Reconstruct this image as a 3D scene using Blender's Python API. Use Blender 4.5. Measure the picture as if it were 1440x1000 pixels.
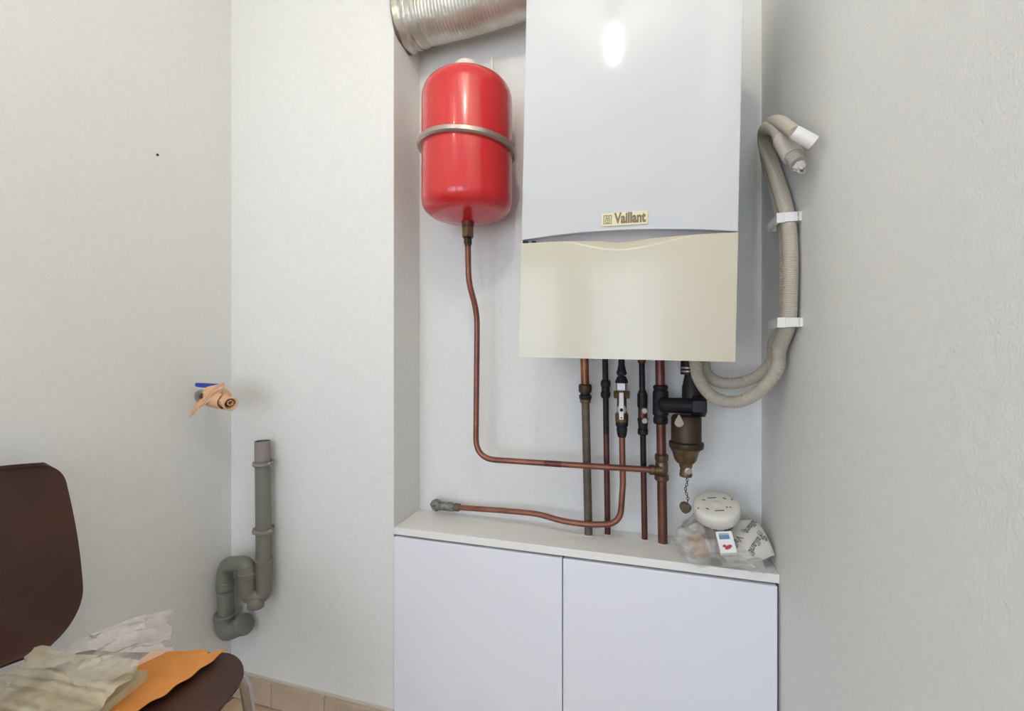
import bpy, bmesh, math, random
from mathutils import Vector, noise, Matrix
random.seed(4)
PI = math.pi
H = 1.12                     # camera height above the floor; geometry below is written with z = 0 at eye height
F = 618.0; TH = math.radians(16.24)
CS, SN = math.cos(TH), math.sin(TH)
S = bpy.context.scene
for o in list(bpy.data.objects): bpy.data.objects.remove(o)
COL = S.collection

# ------------------------------------------------------------------ camera, sky, lights, exposure
cam = bpy.data.objects.new('camera', bpy.data.cameras.new('camera')); COL.objects.link(cam)
cam.data.sensor_width = 36; cam.data.lens = F / 1440 * 36; cam.data.clip_start = .02
cam.location = (0, 0, H); cam.rotation_euler = (PI / 2, 0, TH)
S.camera = cam
w = bpy.data.worlds.new('sky'); S.world = w; w.use_nodes = True
bg = w.node_tree.nodes['Background']; bg.inputs[0].default_value = (.70, .81, 1, 1); bg.inputs[1].default_value = 4.5
S.view_settings.view_transform = 'Standard'; S.view_settings.look = 'None'
S.view_settings.gamma = 1; S.view_settings.use_curve_mapping = False
S.view_settings.exposure = 0.44
LAMP = (205.0, 72.0)
WX = [(-2.35, -1.6), (-1.5, -.75), (-.5, .26)]          # windows in the rear wall
for a_, b_ in WX:                                      # portals: they only guide the sampling of the sky through each window
    al = bpy.data.lights.new('window_portal', 'AREA'); al.shape = 'RECTANGLE'; al.size = b_-a_-.1; al.size_y = 1.85
    al.cycles.is_portal = True
    ao = bpy.data.objects.new('window_portal', al); COL.objects.link(ao)
    ao.location = ((a_+b_)/2, -2.49, 1.145); ao.rotation_euler = (PI/2, 0, 0)
    ao.rotation_euler = Vector((0, -1, 0)).to_track_quat('Z', 'Y').to_euler()

# ------------------------------------------------------------------ helpers
def ray(u, v):
    x = (u - 720) / F
    return Vector((-SN + x * CS, CS + x * SN, (500 - v) / F))
def atY(u, v, Y): r = ray(u, v); return r * (Y / r.y)
def atX(u, v, X): r = ray(u, v); return r * (X / r.x)
def atZ(u, v, Z): r = ray(u, v); return r * (Z / r.z)
def atD(u, v, D): return ray(u, v) * D
def depth(p): return -SN * p[0] + CS * p[1]

def mat(name, col, rough=.5, metal=0, coat=0, noise_amt=0, noise_scale=20, bump=0, bump_scale=200, col2=None, spec=.5, trans=0):
    m = bpy.data.materials.new(name); m.use_nodes = True
    nt = m.node_tree; b = nt.nodes['Principled BSDF']
    b.inputs['Base Color'].default_value = (*col, 1); b.inputs['Roughness'].default_value = rough
    b.inputs['Metallic'].default_value = metal; b.inputs['Coat Weight'].default_value = coat
    b.inputs['Coat Roughness'].default_value = .05; b.inputs['Specular IOR Level'].default_value = spec
    b.inputs['Transmission Weight'].default_value = trans
    tc = nt.nodes.new('ShaderNodeTexCoord')
    if noise_amt or col2:
        n = nt.nodes.new('ShaderNodeTexNoise'); n.inputs['Scale'].default_value = noise_scale; n.inputs['Detail'].default_value = 6
        nt.links.new(tc.outputs['Object'], n.inputs['Vector'])
        r = nt.nodes.new('ShaderNodeValToRGB')
        c2 = col2 or tuple(c * (1 - noise_amt) for c in col)
        r.color_ramp.elements[0].position = .35; r.color_ramp.elements[1].position = .65
        r.color_ramp.elements[0].color = (*c2, 1); r.color_ramp.elements[1].color = (*col, 1)
        nt.links.new(n.outputs['Fac'], r.inputs['Fac']); nt.links.new(r.outputs['Color'], b.inputs['Base Color'])
    if bump:
        n2 = nt.nodes.new('ShaderNodeTexNoise'); n2.inputs['Scale'].default_value = bump_scale; n2.inputs['Detail'].default_value = 3
        nt.links.new(tc.outputs['Object'], n2.inputs['Vector'])
        bp = nt.nodes.new('ShaderNodeBump'); bp.inputs['Strength'].default_value = bump; bp.inputs['Distance'].default_value = .004
        nt.links.new(n2.outputs['Fac'], bp.inputs['Height']); nt.links.new(bp.outputs['Normal'], b.inputs['Normal'])
    return m

def film(name, col, alpha, rough=.15, scale=30, spread=.25):
    m = bpy.data.materials.new(name); m.use_nodes = True
    nt = m.node_tree; b = nt.nodes['Principled BSDF']; out = nt.nodes['Material Output']
    b.inputs['Base Color'].default_value = (*col, 1); b.inputs['Roughness'].default_value = rough
    b.inputs['Coat Weight'].default_value = .5
    t = nt.nodes.new('ShaderNodeBsdfTransparent'); mx = nt.nodes.new('ShaderNodeMixShader')
    tc = nt.nodes.new('ShaderNodeTexCoord'); n = nt.nodes.new('ShaderNodeTexNoise'); n.inputs['Scale'].default_value = scale
    mp = nt.nodes.new('ShaderNodeMapRange'); mp.inputs['From Min'].default_value = .3; mp.inputs['From Max'].default_value = .7
    mp.inputs['To Min'].default_value = max(0, alpha - spread); mp.inputs['To Max'].default_value = min(1, alpha + spread)
    nt.links.new(tc.outputs['Object'], n.inputs['Vector']); nt.links.new(n.outputs['Fac'], mp.inputs['Value'])
    nt.links.new(mp.outputs['Result'], mx.inputs['Fac'])
    nt.links.new(t.outputs[0], mx.inputs[1]); nt.links.new(b.outputs[0], mx.inputs[2]); nt.links.new(mx.outputs[0], out.inputs['Surface'])
    return m

REST = {}                   # rest position (eye-height space) of every object, for parenting
def tag(o, label=None, cat=None, group=None, kind=None):
    if label: o['label'] = label
    if cat: o['category'] = cat
    if group: o['group'] = group
    if kind: o['kind'] = kind
    return o
def empty(name, loc, label=None, cat=None, group=None):
    o = bpy.data.objects.new(name, None); COL.objects.link(o); o.empty_display_size = .05
    loc = Vector(loc); o.location = loc + Vector((0, 0, H)); REST[o.name] = loc
    return tag(o, label, cat, group)
class G:
    """collects vertices and faces for one mesh"""
    def __init__(s): s.v = []; s.f = []; s.mi = []; s.cur = 0
    def add(s, v, f):
        n = len(s.v); s.v += [Vector(p) for p in v]; s.f += [tuple(i + n for i in q) for q in f]; s.mi += [s.cur] * len(f)
        return s
def mesh_from(name, g, mats, org, smooth, bevel=0):
    me = bpy.data.meshes.new(name)
    me.from_pydata([p - org for p in g.v], [], g.f); me.update()
    bm = bmesh.new(); bm.from_mesh(me)
    bmesh.ops.remove_doubles(bm, verts=bm.verts, dist=1e-6)
    bmesh.ops.recalc_face_normals(bm, faces=bm.faces)
    if bevel:
        es = [e for e in bm.edges if len(e.link_faces) == 2 and e.calc_face_angle(0) > .6]
        bmesh.ops.bevel(bm, geom=es, offset=bevel, segments=2, affect='EDGES', profile=.6, clamp_overlap=True)
    bm.to_mesh(me); bm.free()
    for m in (mats if isinstance(mats, (list, tuple)) else [mats]): me.materials.append(m)
    if smooth:
        for p in me.polygons: p.use_smooth = True
        me.set_sharp_from_angle(angle=math.radians(11 if bevel else 40))
    return me
def obj(name, g, m, parent=None, smooth=True, bevel=0, label=None, cat=None, group=None, kind=None):
    lo = Vector([min(p[i] for p in g.v) for i in range(3)]); hi = Vector([max(p[i] for p in g.v) for i in range(3)])
    org = (lo + hi) / 2
    if not parent: org.z = lo.z
    me = mesh_from(name, g, m, org, smooth, bevel)
    o = bpy.data.objects.new(name, me); COL.objects.link(o); REST[o.name] = org
    if parent: o.parent = parent; o.location = org - REST[parent.name]
    else: o.location = org + Vector((0, 0, H))
    return tag(o, label, cat, group, kind)
def struct(name, g, m, parent=None, **k): return obj(name, g, m, parent, kind='structure', **k)
def box(g, x0, x1, y0, y1, z0, z1):
    return g.add([(x0,y0,z0),(x1,y0,z0),(x1,y1,z0),(x0,y1,z0),(x0,y0,z1),(x1,y0,z1),(x1,y1,z1),(x0,y1,z1)],
                 [(0,3,2,1),(4,5,6,7),(0,1,5,4),(1,2,6,5),(2,3,7,6),(3,0,4,7)])
def frame_of(d):
    d = Vector(d).normalized(); a = Vector((0, 0, 1)) if abs(d.z) < .9 else Vector((1, 0, 0))
    x = d.cross(a).normalized(); return x, d.cross(x).normalized(), d
def lathe(g, prof, p0, d, segs=24, phase=0, caps=True):
    """prof = [(t, r)] along direction d from p0"""
    x, y, d = frame_of(d); p0 = Vector(p0); v = []; f = []
    for t, r in prof:
        for k in range(segs):
            a = 2 * PI * k / segs + phase
            v.append(p0 + d * t + (x * math.cos(a) + y * math.sin(a)) * r)
    for i in range(len(prof) - 1):
        for k in range(segs):
            k2 = (k + 1) % segs; f.append((i*segs+k, i*segs+k2, (i+1)*segs+k2, (i+1)*segs+k))
    if caps:
        if prof[0][1] > 1e-5: f.append(tuple(range(segs))[::-1])
        if prof[-1][1] > 1e-5: f.append(tuple((len(prof)-1)*segs + k for k in range(segs)))
    return g.add(v, f)
def zl(g, prof, X, Y, segs=24, phase=0): return lathe(g, prof, (X, Y, 0), (0, 0, 1), segs, phase)   # prof in z
def hexnut(g, X, Y, z0, z1, r, d=None):
    c = min(.0015, (z1 - z0) * .25)
    return zl(g, [(z0, r*.9), (z0+c, r), (z1-c, r), (z1, r*.9)], X, Y, 6, .3)
def spline(pts, n):
    pts = [Vector(p) for p in pts]; P = [pts[0]*2-pts[1]] + pts + [pts[-1]*2-pts[-2]]; out = []
    for i in range(1, len(P)-2):
        for k in range(n):
            t = k / n; a, b, c, d = P[i-1], P[i], P[i+1], P[i+2]
            out.append(.5*((2*b)+(c-a)*t+(2*a-5*b+4*c-d)*t*t+(3*b-a-3*c+d)*t**3))
    out.append(pts[-1]); return out
def fillet(pts, rad, n=8):
    """polyline with rounded corners"""
    pts = [Vector(p) for p in pts]; out = [pts[0]]
    for i in range(1, len(pts)-1):
        a = pts[i-1]-pts[i]; b = pts[i+1]-pts[i]; r = rad[i-1] if isinstance(rad, (list, tuple)) else rad
        r = min(r, a.length*.48, b.length*.48); s = pts[i]+a.normalized()*r; e = pts[i]+b.normalized()*r
        for k in range(n+1):
            t = k/n; out.append(s*(1-t)**2 + pts[i]*2*t*(1-t) + e*t*t)
    out.append(pts[-1]); return out
def resample(pts, step):
    out = [pts[0].copy()]; acc = 0
    for a, b in zip(pts, pts[1:]):
        L = (b-a).length
        if L < 1e-9: continue
        t = step-acc
        while t <= L: out.append(a+(b-a)*(t/L)); t += step
        acc = L-(t-step)
    return out
def tube(g, pts, rad, segs=14, caps=True, wob=None):
    pts = [Vector(p) for p in pts]; n = len(pts); v = []; f = []
    x = None
    for i, p in enumerate(pts):
        d = (pts[min(i+1, n-1)] - pts[max(i-1, 0)]).normalized()
        if x is None: x = frame_of(d)[0]
        x = (x - d*x.dot(d)).normalized(); y = d.cross(x)
        r = rad[i] if isinstance(rad, (list, tuple)) else rad
        for k in range(segs):
            a = 2*PI*k/segs; rr = r*(wob(i, a) if wob else 1)
            v.append(p+(x*math.cos(a)+y*math.sin(a))*rr)
    for i in range(n-1):
        for k in range(segs):
            k2 = (k+1) % segs; f.append((i*segs+k, i*segs+k2, (i+1)*segs+k2, (i+1)*segs+k))
    if caps: f.append(tuple(range(segs))[::-1]); f.append(tuple((n-1)*segs+k for k in range(segs)))
    return g.add(v, f)
def shell(g, fn, ns, nt, th, flip=1):
    """closed thin shell over a grid fn(s,t), s,t in 0..1"""
    P = [[Vector(fn(i/ns, j/nt)) for j in range(nt+1)] for i in range(ns+1)]; v = []; 
    N = [[None]*(nt+1) for _ in range(ns+1)]
    for i in range(ns+1):
        for j in range(nt+1):
            a = P[min(i+1, ns)][j]-P[max(i-1, 0)][j]; b = P[i][min(j+1, nt)]-P[i][max(j-1, 0)]
            c = a.cross(b); N[i][j] = c.normalized() if c.length > 1e-12 else Vector((0, 0, 1))
    W = nt+1; M = (ns+1)*W
    for sgn in (0, 1):
        for i in range(ns+1):
            for j in range(nt+1): v.append(P[i][j] - N[i][j]*th*sgn*flip)
    f = []
    for i in range(ns):
        for j in range(nt):
            q = (i*W+j, (i+1)*W+j, (i+1)*W+j+1, i*W+j+1); f.append(q); f.append(tuple(k+M for k in q[::-1]))
    for i in range(ns):
        for j in (0, nt): f.append((i*W+j, (i+1)*W+j, (i+1)*W+j+M, i*W+j+M))
    for j in range(nt):
        for i in (0, ns): f.append((i*W+j, i*W+j+1, i*W+j+1+M, i*W+j+M))
    return g.add(v, f)
def text_geo(s, size, bold=0):
    """outline text as flat vertices/faces in local x,y (font built into Blender)"""
    c = bpy.data.curves.new('t', 'FONT'); c.body = s; c.size = size; c.offset = bold; c.align_x = 'CENTER'; c.align_y = 'CENTER'; c.resolution_u = 3
    o = bpy.data.objects.new('t', c); COL.objects.link(o)
    dg = bpy.context.evaluated_depsgraph_get(); me = bpy.data.meshes.new_from_object(o.evaluated_get(dg))
    v = [p.co.copy() for p in me.vertices]; f = [tuple(p.vertices) for p in me.polygons]
    bpy.data.objects.remove(o); bpy.data.curves.remove(c); bpy.data.meshes.remove(me)
    return v, f
def nz(p, s, seed=0): return noise.noise(Vector(p)*s + Vector((seed*7.3, seed*3.1, seed*1.7)))

# ------------------------------------------------------------------ materials
M_wall = mat('painted_plaster', (.79, .783, .75), .6, bump=.25, bump_scale=260, noise_amt=.03, noise_scale=60)
M_ceil = mat('ceiling_paint', (.86, .85, .83), .9)
M_tile = mat('beige_tile', (.60, .45, .29), .4, noise_amt=.3, noise_scale=9)
M_skirt = mat('beige_skirting_tile', (.58, .45, .33), .4, noise_amt=.2, noise_scale=14)
M_grout = mat('grout', (.10, .07, .05), .9)
M_caulk = mat('sealant', (.62, .55, .44), .6)
M_lam = mat('white_laminate', (.82, .82, .86), .30, coat=.0, bump=.03, bump_scale=18)
M_shelf = mat('white_board', (.84, .82, .78), .45)
M_dark = mat('dark_gap', (.03, .025, .022), .9)
M_boil = mat('white_enamel', (.57, .575, .58), .06, coat=.2, bump=.006, bump_scale=14)
M_beige = mat('aged_cream_plastic', (.56, .515, .395), .2, coat=.2, bump=.03, bump_scale=9)
M_scoop = mat('recess_grey', (.35, .32, .31), .5)
M_red = mat('red_lacquer', (.62, .018, .022), .24, coat=.5, bump=.01, bump_scale=30)
M_band = mat('galvanised_band', (.46, .38, .33), .35, metal=.75)
M_cap = mat('cream_plastic_cap', (.85, .70, .60), .45)
M_cop = mat('brown_copper', (.30, .115, .075), .36, metal=.55, col2=(.19, .075, .05), noise_scale=14)
M_cop5 = mat('dull_dark_copper', (.21, .075, .05), .42, metal=.5, col2=(.12, .05, .038), noise_scale=20)
M_cop2 = mat('bright_copper', (.36, .15, .06), .4, metal=.6, col2=(.20, .075, .04), noise_scale=25)
M_olive = mat('stained_copper', (.17, .13, .085), .6, metal=.3, col2=(.10, .085, .065), noise_scale=30)
M_redcop = mat('dark_red_copper', (.15, .05, .038), .45, metal=.5, col2=(.10, .03, .028), noise_scale=22)
M_black = mat('blackened_metal', (.010, .011, .015), .5, metal=0, spec=.3, col2=(.022, .017, .017), noise_scale=40)
M_brass = mat('dull_brass', (.23, .145, .07), .42, metal=.7, col2=(.11, .07, .04), noise_scale=40)
M_brown = mat('tarnished_brass_body', (.075, .042, .024), .45, metal=.5, col2=(.05, .03, .02), noise_scale=18)
M_nick = mat('nickel', (.40, .36, .30), .42, metal=.6)
M_white = mat('white_metal', (.80, .80, .80), .35)
M_hose = mat('beige_corrugated_plastic', (.47, .42, .34), .4)
M_hose2 = mat('beige_hose_cuff', (.55, .50, .45), .45)
M_clip = mat('white_clip_plastic', (.78, .76, .72), .4)
M_pvc = mat('grey_pvc', (.19, .185, .155), .42)
M_pvc2 = mat('grey_pvc_faded', (.26, .225, .21), .5)
M_blue = mat('blue_lever_vinyl', (.025, .06, .36), .35)
M_ocloth = mat('orange_cloth', (.80, .48, .28), .9, bump=.4, bump_scale=500, noise_amt=.12, noise_scale=50)
M_ocloth2 = mat('orange_chair_cloth', (.85, .34, .08), .9, bump=.4, bump_scale=500, noise_amt=.1, noise_scale=30)
M_ply = mat('dark_varnished_plywood', (.070, .023, .012), .5, col2=(.045, .015, .008), noise_scale=7, bump=.1, bump_scale=160)
M_chrome = mat('chrome', (.45, .42, .40), .22, metal=1)
M_alu = mat('aluminium_foil', (.64, .62, .55), .42, metal=.8, col2=(.48, .45, .39), noise_scale=12, bump=.5, bump_scale=60)
M_foam = mat('brown_mortar', (.16, .11, .09), .9, bump=.6, bump_scale=80)
M_film = film('clear_bag_film', (.80, .76, .70), .22, .12, 24, .16)
M_film2 = film('cloudy_bag_film', (.66, .57, .40), .62, .3, 14, .25)
M_film3 = film('thin_film', (.80, .70, .58), .15, .10, 12, .13)
M_booklet = mat('cream_paper', (.72, .60, .36), .7, noise_amt=.12, noise_scale=20)
M_packet = mat('white_packet', (.66, .63, .56), .6)
M_print = mat('grey_print', (.16, .15, .15), .6)
M_carton = mat('white_carton', (.80, .79, .77), .5)
M_cardb = mat('brown_cardboard', (.38, .22, .10), .8)
M_det = mat('ivory_plastic', (.72, .69, .61), .4)
M_slot = mat('slot_dark', (.10, .09, .08), .8)
M_pblue = mat('print_blue', (.13, .24, .38), .6); M_pred = mat('print_red', (.45, .05, .05), .6); M_pgrey = mat('print_sky', (.35, .42, .50), .6)
M_badge = mat('badge_champagne', (.70, .62, .38), .35, metal=.25)
M_badgetxt = mat('badge_letters', (.19, .15, .08), .5)
M_glass = film('window_glass', (.9, .95, 1), .06, .02, 1, 0)

# ------------------------------------------------------------------ setting
XL, XR, D1, D2, XW = -.693, .308, 1.14, 1.298, -1.303     # niche sides, wall fronts, niche back, left wall
ZF, ZC, YR, XB = -1.12, 1.50, -2.4, -2.6                   # floor, ceiling, rear wall, far left wall
fl = struct('floor', box(G(), XB, XR+.1, YR, D2+.1, ZF-.06, ZF-.012), M_grout, smooth=False)
TS = .33; tile_me = None; k = 0
for i in range(9):
    for j in range(12):
        x = XB + i*TS; y = YR + j*TS - .03
        if x > XR or y > D2: continue
        if tile_me is None:
            t = obj('tile', box(G(), x+.003, x+TS-.003, y+.003, y+TS-.003, ZF-.014, ZF), M_tile, fl, smooth=False, bevel=.0015)
            tile_me = t.data; t0 = t.location.copy(); x0, y0 = x, y
        else:
            t = bpy.data.objects.new('tile', tile_me); COL.objects.link(t); t.parent = fl; t.location = t0 + Vector((x-x0, y-y0, 0))
struct('ceiling', box(G(), XB-.1, XR+.1, YR-.1, D2+.1, ZC, ZC+.1), M_ceil, smooth=False)
struct('wall_back', box(G(), XW-.1, XL, D1, D2+.1, ZF-.06, ZC), M_wall, smooth=False, bevel=.002)
struct('wall_niche', box(G(), XL, XR, D2, D2+.1, ZF-.06, ZC), M_wall, smooth=False)
struct('wall_right', box(G(), XR, XR+.1, YR, D2+.1, ZF-.06, ZC), M_wall, smooth=False)
struct('wall_left', box(G(), XB, XW, -1.0, D1, ZF-.06, ZC), M_wall, smooth=False)  # unseen rear stretch lengthened to keep window light off wall_back
struct('wall_far_left', box(G(), XB-.1, XB, YR, D1, ZF-.06, ZC), M_wall, smooth=False)
g = G(); wx = WX; wz0, wz1 = ZF+.12, .95
box(g, XB-.1, -2.35, YR-.1, YR, ZF-.06, ZC); box(g, .26, XR+.1, YR-.1, YR, ZF-.06, ZC)
box(g, -2.35, .26, YR-.1, YR, ZF-.06, wz0); box(g, -2.35, .26, YR-.1, YR, wz1, ZC)
box(g, -1.6, -1.5, YR-.1, YR, wz0, wz1); box(g, -.75, -.5, YR-.1, YR, wz0, wz1)
struct('wall_rear', g, M_wall, smooth=False)
for n, (a, b) in enumerate(wx):
    wn = struct('window_%d' % (n+1), box(box(box(box(G(), a, a+.05, YR-.08, YR-.02, wz0, wz1), b-.05, b, YR-.08, YR-.02, wz0, wz1), a+.05, b-.05, YR-.08, YR-.02, wz0, wz0+.05), a+.05, b-.05, YR-.08, YR-.02, wz1-.05, wz1), M_white, smooth=False)
    obj('pane', box(G(), a+.05, b-.05, YR-.053, YR-.047, wz0+.05, wz1-.05), M_glass, wn, smooth=False)
# baseboard of beige tiles below the left part of the back wall
bb = struct('baseboard_back', box(G(), XW, XL+.0, D1-.006, D1, ZF, ZF+.083), M_caulk, smooth=False)
x = XW
for wd in (.18, .2, .238):
    obj('tile', box(G(), x+.0012, x+wd-.0012, D1-.016, D1-.0055, ZF+.003, ZF+.078), M_skirt, bb, smooth=False, bevel=.001); x += wd
bl = struct('baseboard_left', box(G(), XW, XW+.006, -1.0, D1-.016, ZF, ZF+.083), M_caulk, smooth=False)
y = -1.0
for i in range(10):
    obj('tile', box(G(), XW+.0055, XW+.016, y+.0012, y+.2088, ZF+.003, ZF+.078), M_skirt, bl, smooth=False, bevel=.001); y += .21
tag(obj('nail', lathe(G(), [(0, .0012), (.004, .0012), (.004, .0035), (.006, .003), (.0065, 0)], atX(220, 218, XW), (1, 0, 0), 10), M_dark),
    'tiny dark nail head high on the left wall', 'nail')

# ceiling lamp that lights the room (its reflection shows on the boiler)
for LX, LY, power, lab in ((-.108, -.03, LAMP[0], 'bare elongated bulb on a short cord, above the camera before the boiler'), (-.72, -.45, LAMP[1], 'bare elongated bulb on a short cord, further back and to the left')):
    M_bulb = bpy.data.materials.new('lit_bulb'); M_bulb.use_nodes = True
    e = M_bulb.node_tree.nodes['Principled BSDF']; e.inputs['Emission Color'].default_value = (1, .935, .80, 1); e.inputs['Emission Strength'].default_value = power
    e.inputs['Base Color'].default_value = (.9, .9, .9, 1)
    cl = empty('ceiling_lamp', (LX, LY, ZC), lab, 'lamp')
    obj('rose', lathe(G(), [(0, .045), (.012, .045), (.03, .03), (.034, .004)], (LX, LY, ZC), (0, 0, -1)), M_white, cl)
    obj('cord', lathe(G(), [(.03, .003), (.06, .003)], (LX, LY, ZC), (0, 0, -1), 8), M_white, cl)
    obj('socket', lathe(G(), [(.058, .012), (.065, .018), (.10, .019), (.102, .014)], (LX, LY, ZC), (0, 0, -1), 16), M_white, cl)
    obj('bulb', lathe(G(), [(.101, .012), (.125, .013), (.145, .020), (.165, .0225), (.20, .0225), (.222, .017), (.232, .008), (.234, 0)], (LX, LY, ZC), (0, 0, -1), 20), M_bulb, cl)

# ------------------------------------------------------------------ fitted cupboard and its top
SZ = -.503; DT = -.5235
cb = empty('cupboard', (-.19, D1, ZF), 'white two-door fitted cupboard filling the niche below the boiler', 'cupboard')
obj('body', box(G(), XL+.001, XR-.001, D1+.022, D2-.002, ZF+.001, DT-.001), M_dark, cb, smooth=False)  # near-black colour stands in for the shade seen through the door and board gaps
XM = atY(791.5, 880, D1).x
for a, b in ((XL+.003, XM-.0012), (XM+.0012, XR-.006)):
    obj('door', box(G(), a, b, D1-.005, D1+.014, ZF+.004, DT-.0055), M_lam, cb, smooth=True, bevel=.002)
tag(obj('shelf_board', box(G(), XL+.0005, XR-.0005, D1-.001, D2-.0005, DT, SZ), M_shelf, smooth=True, bevel=.0015),
    'white board on top of the cupboard that the pipes pass through', 'shelf')

# ------------------------------------------------------------------ boiler
BX0, BX1, BY = -.2605, .1795, .951
BZ0, BZ1, BZS = -.008, .85, .2465
bo = empty('boiler', ((BX0+BX1)/2, D2, BZ0), 'white wall-hung gas boiler with cream lower flap and badge', 'boiler')
obj('body', box(G(), BX0+.004, BX1-.004, BY+.026, D2-.012, BZ0+.012, BZ1-.004), M_boil, bo, bevel=.004)
def up_lo(x):                      # arched lower edge of the upper cover
    s = (x-BX0)/(BX1-BX0); s = min(1, max(0, s))
    return BZS + .0075 + .0135*math.sin(PI*min(1, s*1.0))**.9 - .006*s
def upf(s, t):
    x = BX0+(BX1-BX0)*s; z0 = up_lo(x); return (x, BY, z0+(BZ1-z0)*t)
obj('upper_cover', shell(G(), upf, 48, 4, .022, 1), M_boil, bo, bevel=.002)
def zarc(x):
    a, b, c = -.185, .135, -.045
    if x <= a or x >= b: return BZS+.01
    q = (x-c)/(c-a) if x < c else (x-c)/(b-c)
    return BZS - .024*(math.cos(q*PI)+1)/2
def lof(s, t):
    x = BX0+(BX1-BX0)*s; t2 = 1-(1-t)**2.2; z = BZ0+(BZS-BZ0)*t2; y = BY
    zr = zarc(x)
    if z > zr: y += (z-zr)*.75
    return (x, y, z)
obj('lower_flap', shell(G(), lof, 90, 60, .018, 1), M_beige, bo)
obj('grip_recess', box(G(), BX0+.006, BX1-.006, BY+.014, BY+.03, BZS-.04, BZS+.03), M_scoop, bo, smooth=False)
obj('latch', box(box(G(), BX0+.002, BX0+.012, BY+.004, BY+.02, BZS-.001, BZS+.006), BX0+.022, BX0+.03, BY+.006, BY+.02, BZS-.001, BZS+.006), M_dark, bo, smooth=False)
# badge
bx0, bx1, bz = -.0845, .0095, .2865
bd = obj('badge', box(G(), bx0, bx1, BY-.0025, BY, bz-.0135, bz+.0135), M_badge, bo, bevel=.0006)
v, f = text_geo('Vaillant', .0245, .0010)
wdt = max(p.x for p in v)-min(p.x for p in v); cx = (max(p.x for p in v)+min(p.x for p in v))/2
sx = .064/wdt
obj('lettering', G().add([((p.x-cx)*sx+bx0+.058, BY-.0031, p.y*1.22+bz+.0005) for p in v], f), M_badgetxt, bd, smooth=False)
g = G(); ex = bx0+.0125
def ring2(g, cx, cz, rx, rz, wd, n=24, y=BY-.0031, a0=0, a1=2*PI):
    v = []; f = []
    for k in range(n+1):
        a = a0+(a1-a0)*k/n
        for q in (1, 0): v.append((cx+(rx-wd*q)*math.cos(a), y, cz+(rz-wd*q)*math.sin(a)))
    for k in range(n): f.append((2*k, 2*k+1, 2*k+3, 2*k+2))
    return g.add(v, f)
def rect(g, x0, x1, z0, z1, y=BY-.0031): return g.add([(x0,y,z0),(x1,y,z0),(x1,y,z1),(x0,y,z1)], [(0,1,2,3)])
rect(g, ex-.0085, ex+.0085, bz+.0078, bz+.0092); rect(g, ex-.0085, ex+.0085, bz-.0092, bz-.0078)
rect(g, ex-.0085, ex-.0071, bz-.0078, bz+.0078); rect(g, ex+.0071, ex+.0085, bz-.0078, bz+.0078)
ring2(g, ex, bz-.0022, .0056, .0050, .0013)
ring2(g, ex-.0024, bz+.0040, .0017, .0034, .0009, 14); ring2(g, ex+.0024, bz+.0040, .0017, .0034, .0009, 14)
ring2(g, ex, bz-.0020, .0022, .0018, .0012, 12)
obj('emblem', g, M_badgetxt, bd, smooth=False)
# flue collar on the boiler's top, where the duct ends
obj('flue_collar', lathe(G(), [(BZ1-.006, .066), (BZ1+.03, .066), (BZ1+.03, .060), (BZ1-.006, .060)], (-.04, 1.135, 0), (0, 0, 1), 28), M_alu, bo)
bo.rotation_euler = (0, math.radians(1.2), 0)

# ------------------------------------------------------------------ flue duct
DY, DR = 1.20, .076
du = empty('flue_duct', (XL, DY, .94), 'flexible silver aluminium flue duct above the red vessel', 'duct')
P = resample(fillet([(XL+.012, DY, 1.022), (-.47, DY-.003, 1.022), (-.20, 1.18, 1.035), (-.03, 1.14, 1.06), (-.022, 1.135, BZ1+.03)], [.12, .15, .11], 12), .0016)
def dw(i, a):
    q = (i*.0016/.0105 + a/(2*PI)) % 1
    p = P[min(i, len(P)-1)]
    return 1 + .008*math.cos(2*PI*q) + .02*nz((p.x*2+math.cos(a)*.15, math.sin(a)*.15, 0), 9)
obj('hose', tube(G(), P, DR, 48, False, dw), M_alu, du)
def cw(i, a): return 1.03 + .05*nz((math.cos(a)*2, math.sin(a)*2, i*.3), 1.4, 3) + .03*math.sin(i*1.2)
cp = [Vector((XL+.001+.005*i, DY, .1020*10+.0002*i)) for i in range(9)]
g = tube(G(), cp, [DR*(1.05-.006*i) for i in range(9)], 48, False, cw)
obj('crumpled_collar', g, M_alu, du)
g = G(); n = 40; v = []; f = []
for k in range(n):
    a = 2*PI*k/n; rr = DR*(1.06+.14*nz((math.cos(a)*2, math.sin(a)*2, 0), 1.3, 5))
    for xx, q in ((XL+.0005, 1.04), (XL+.007, 1.0), (XL+.007, .8)):
        v.append((xx, DY+math.cos(a)*rr*q, 1.020+math.sin(a)*rr*q))
for k in range(n):
    k2 = (k+1) % n; f += [(3*k, 3*k2, 3*k2+1, 3*k+1), (3*k+1, 3*k2+1, 3*k2+2, 3*k+2)]
obj('wall_seal', g.add(v, f), M_foam, du, label='brown ragged sealing round the duct hole')
obj('seam_tape', tube(G(), [P[i] for i in range(22, 40)], DR*1.035, 48, False, lambda i, a: 1+.02*nz((math.cos(a)*2, math.sin(a)*2, i*.1), 1.5, 8)), M_alu, du)

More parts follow.
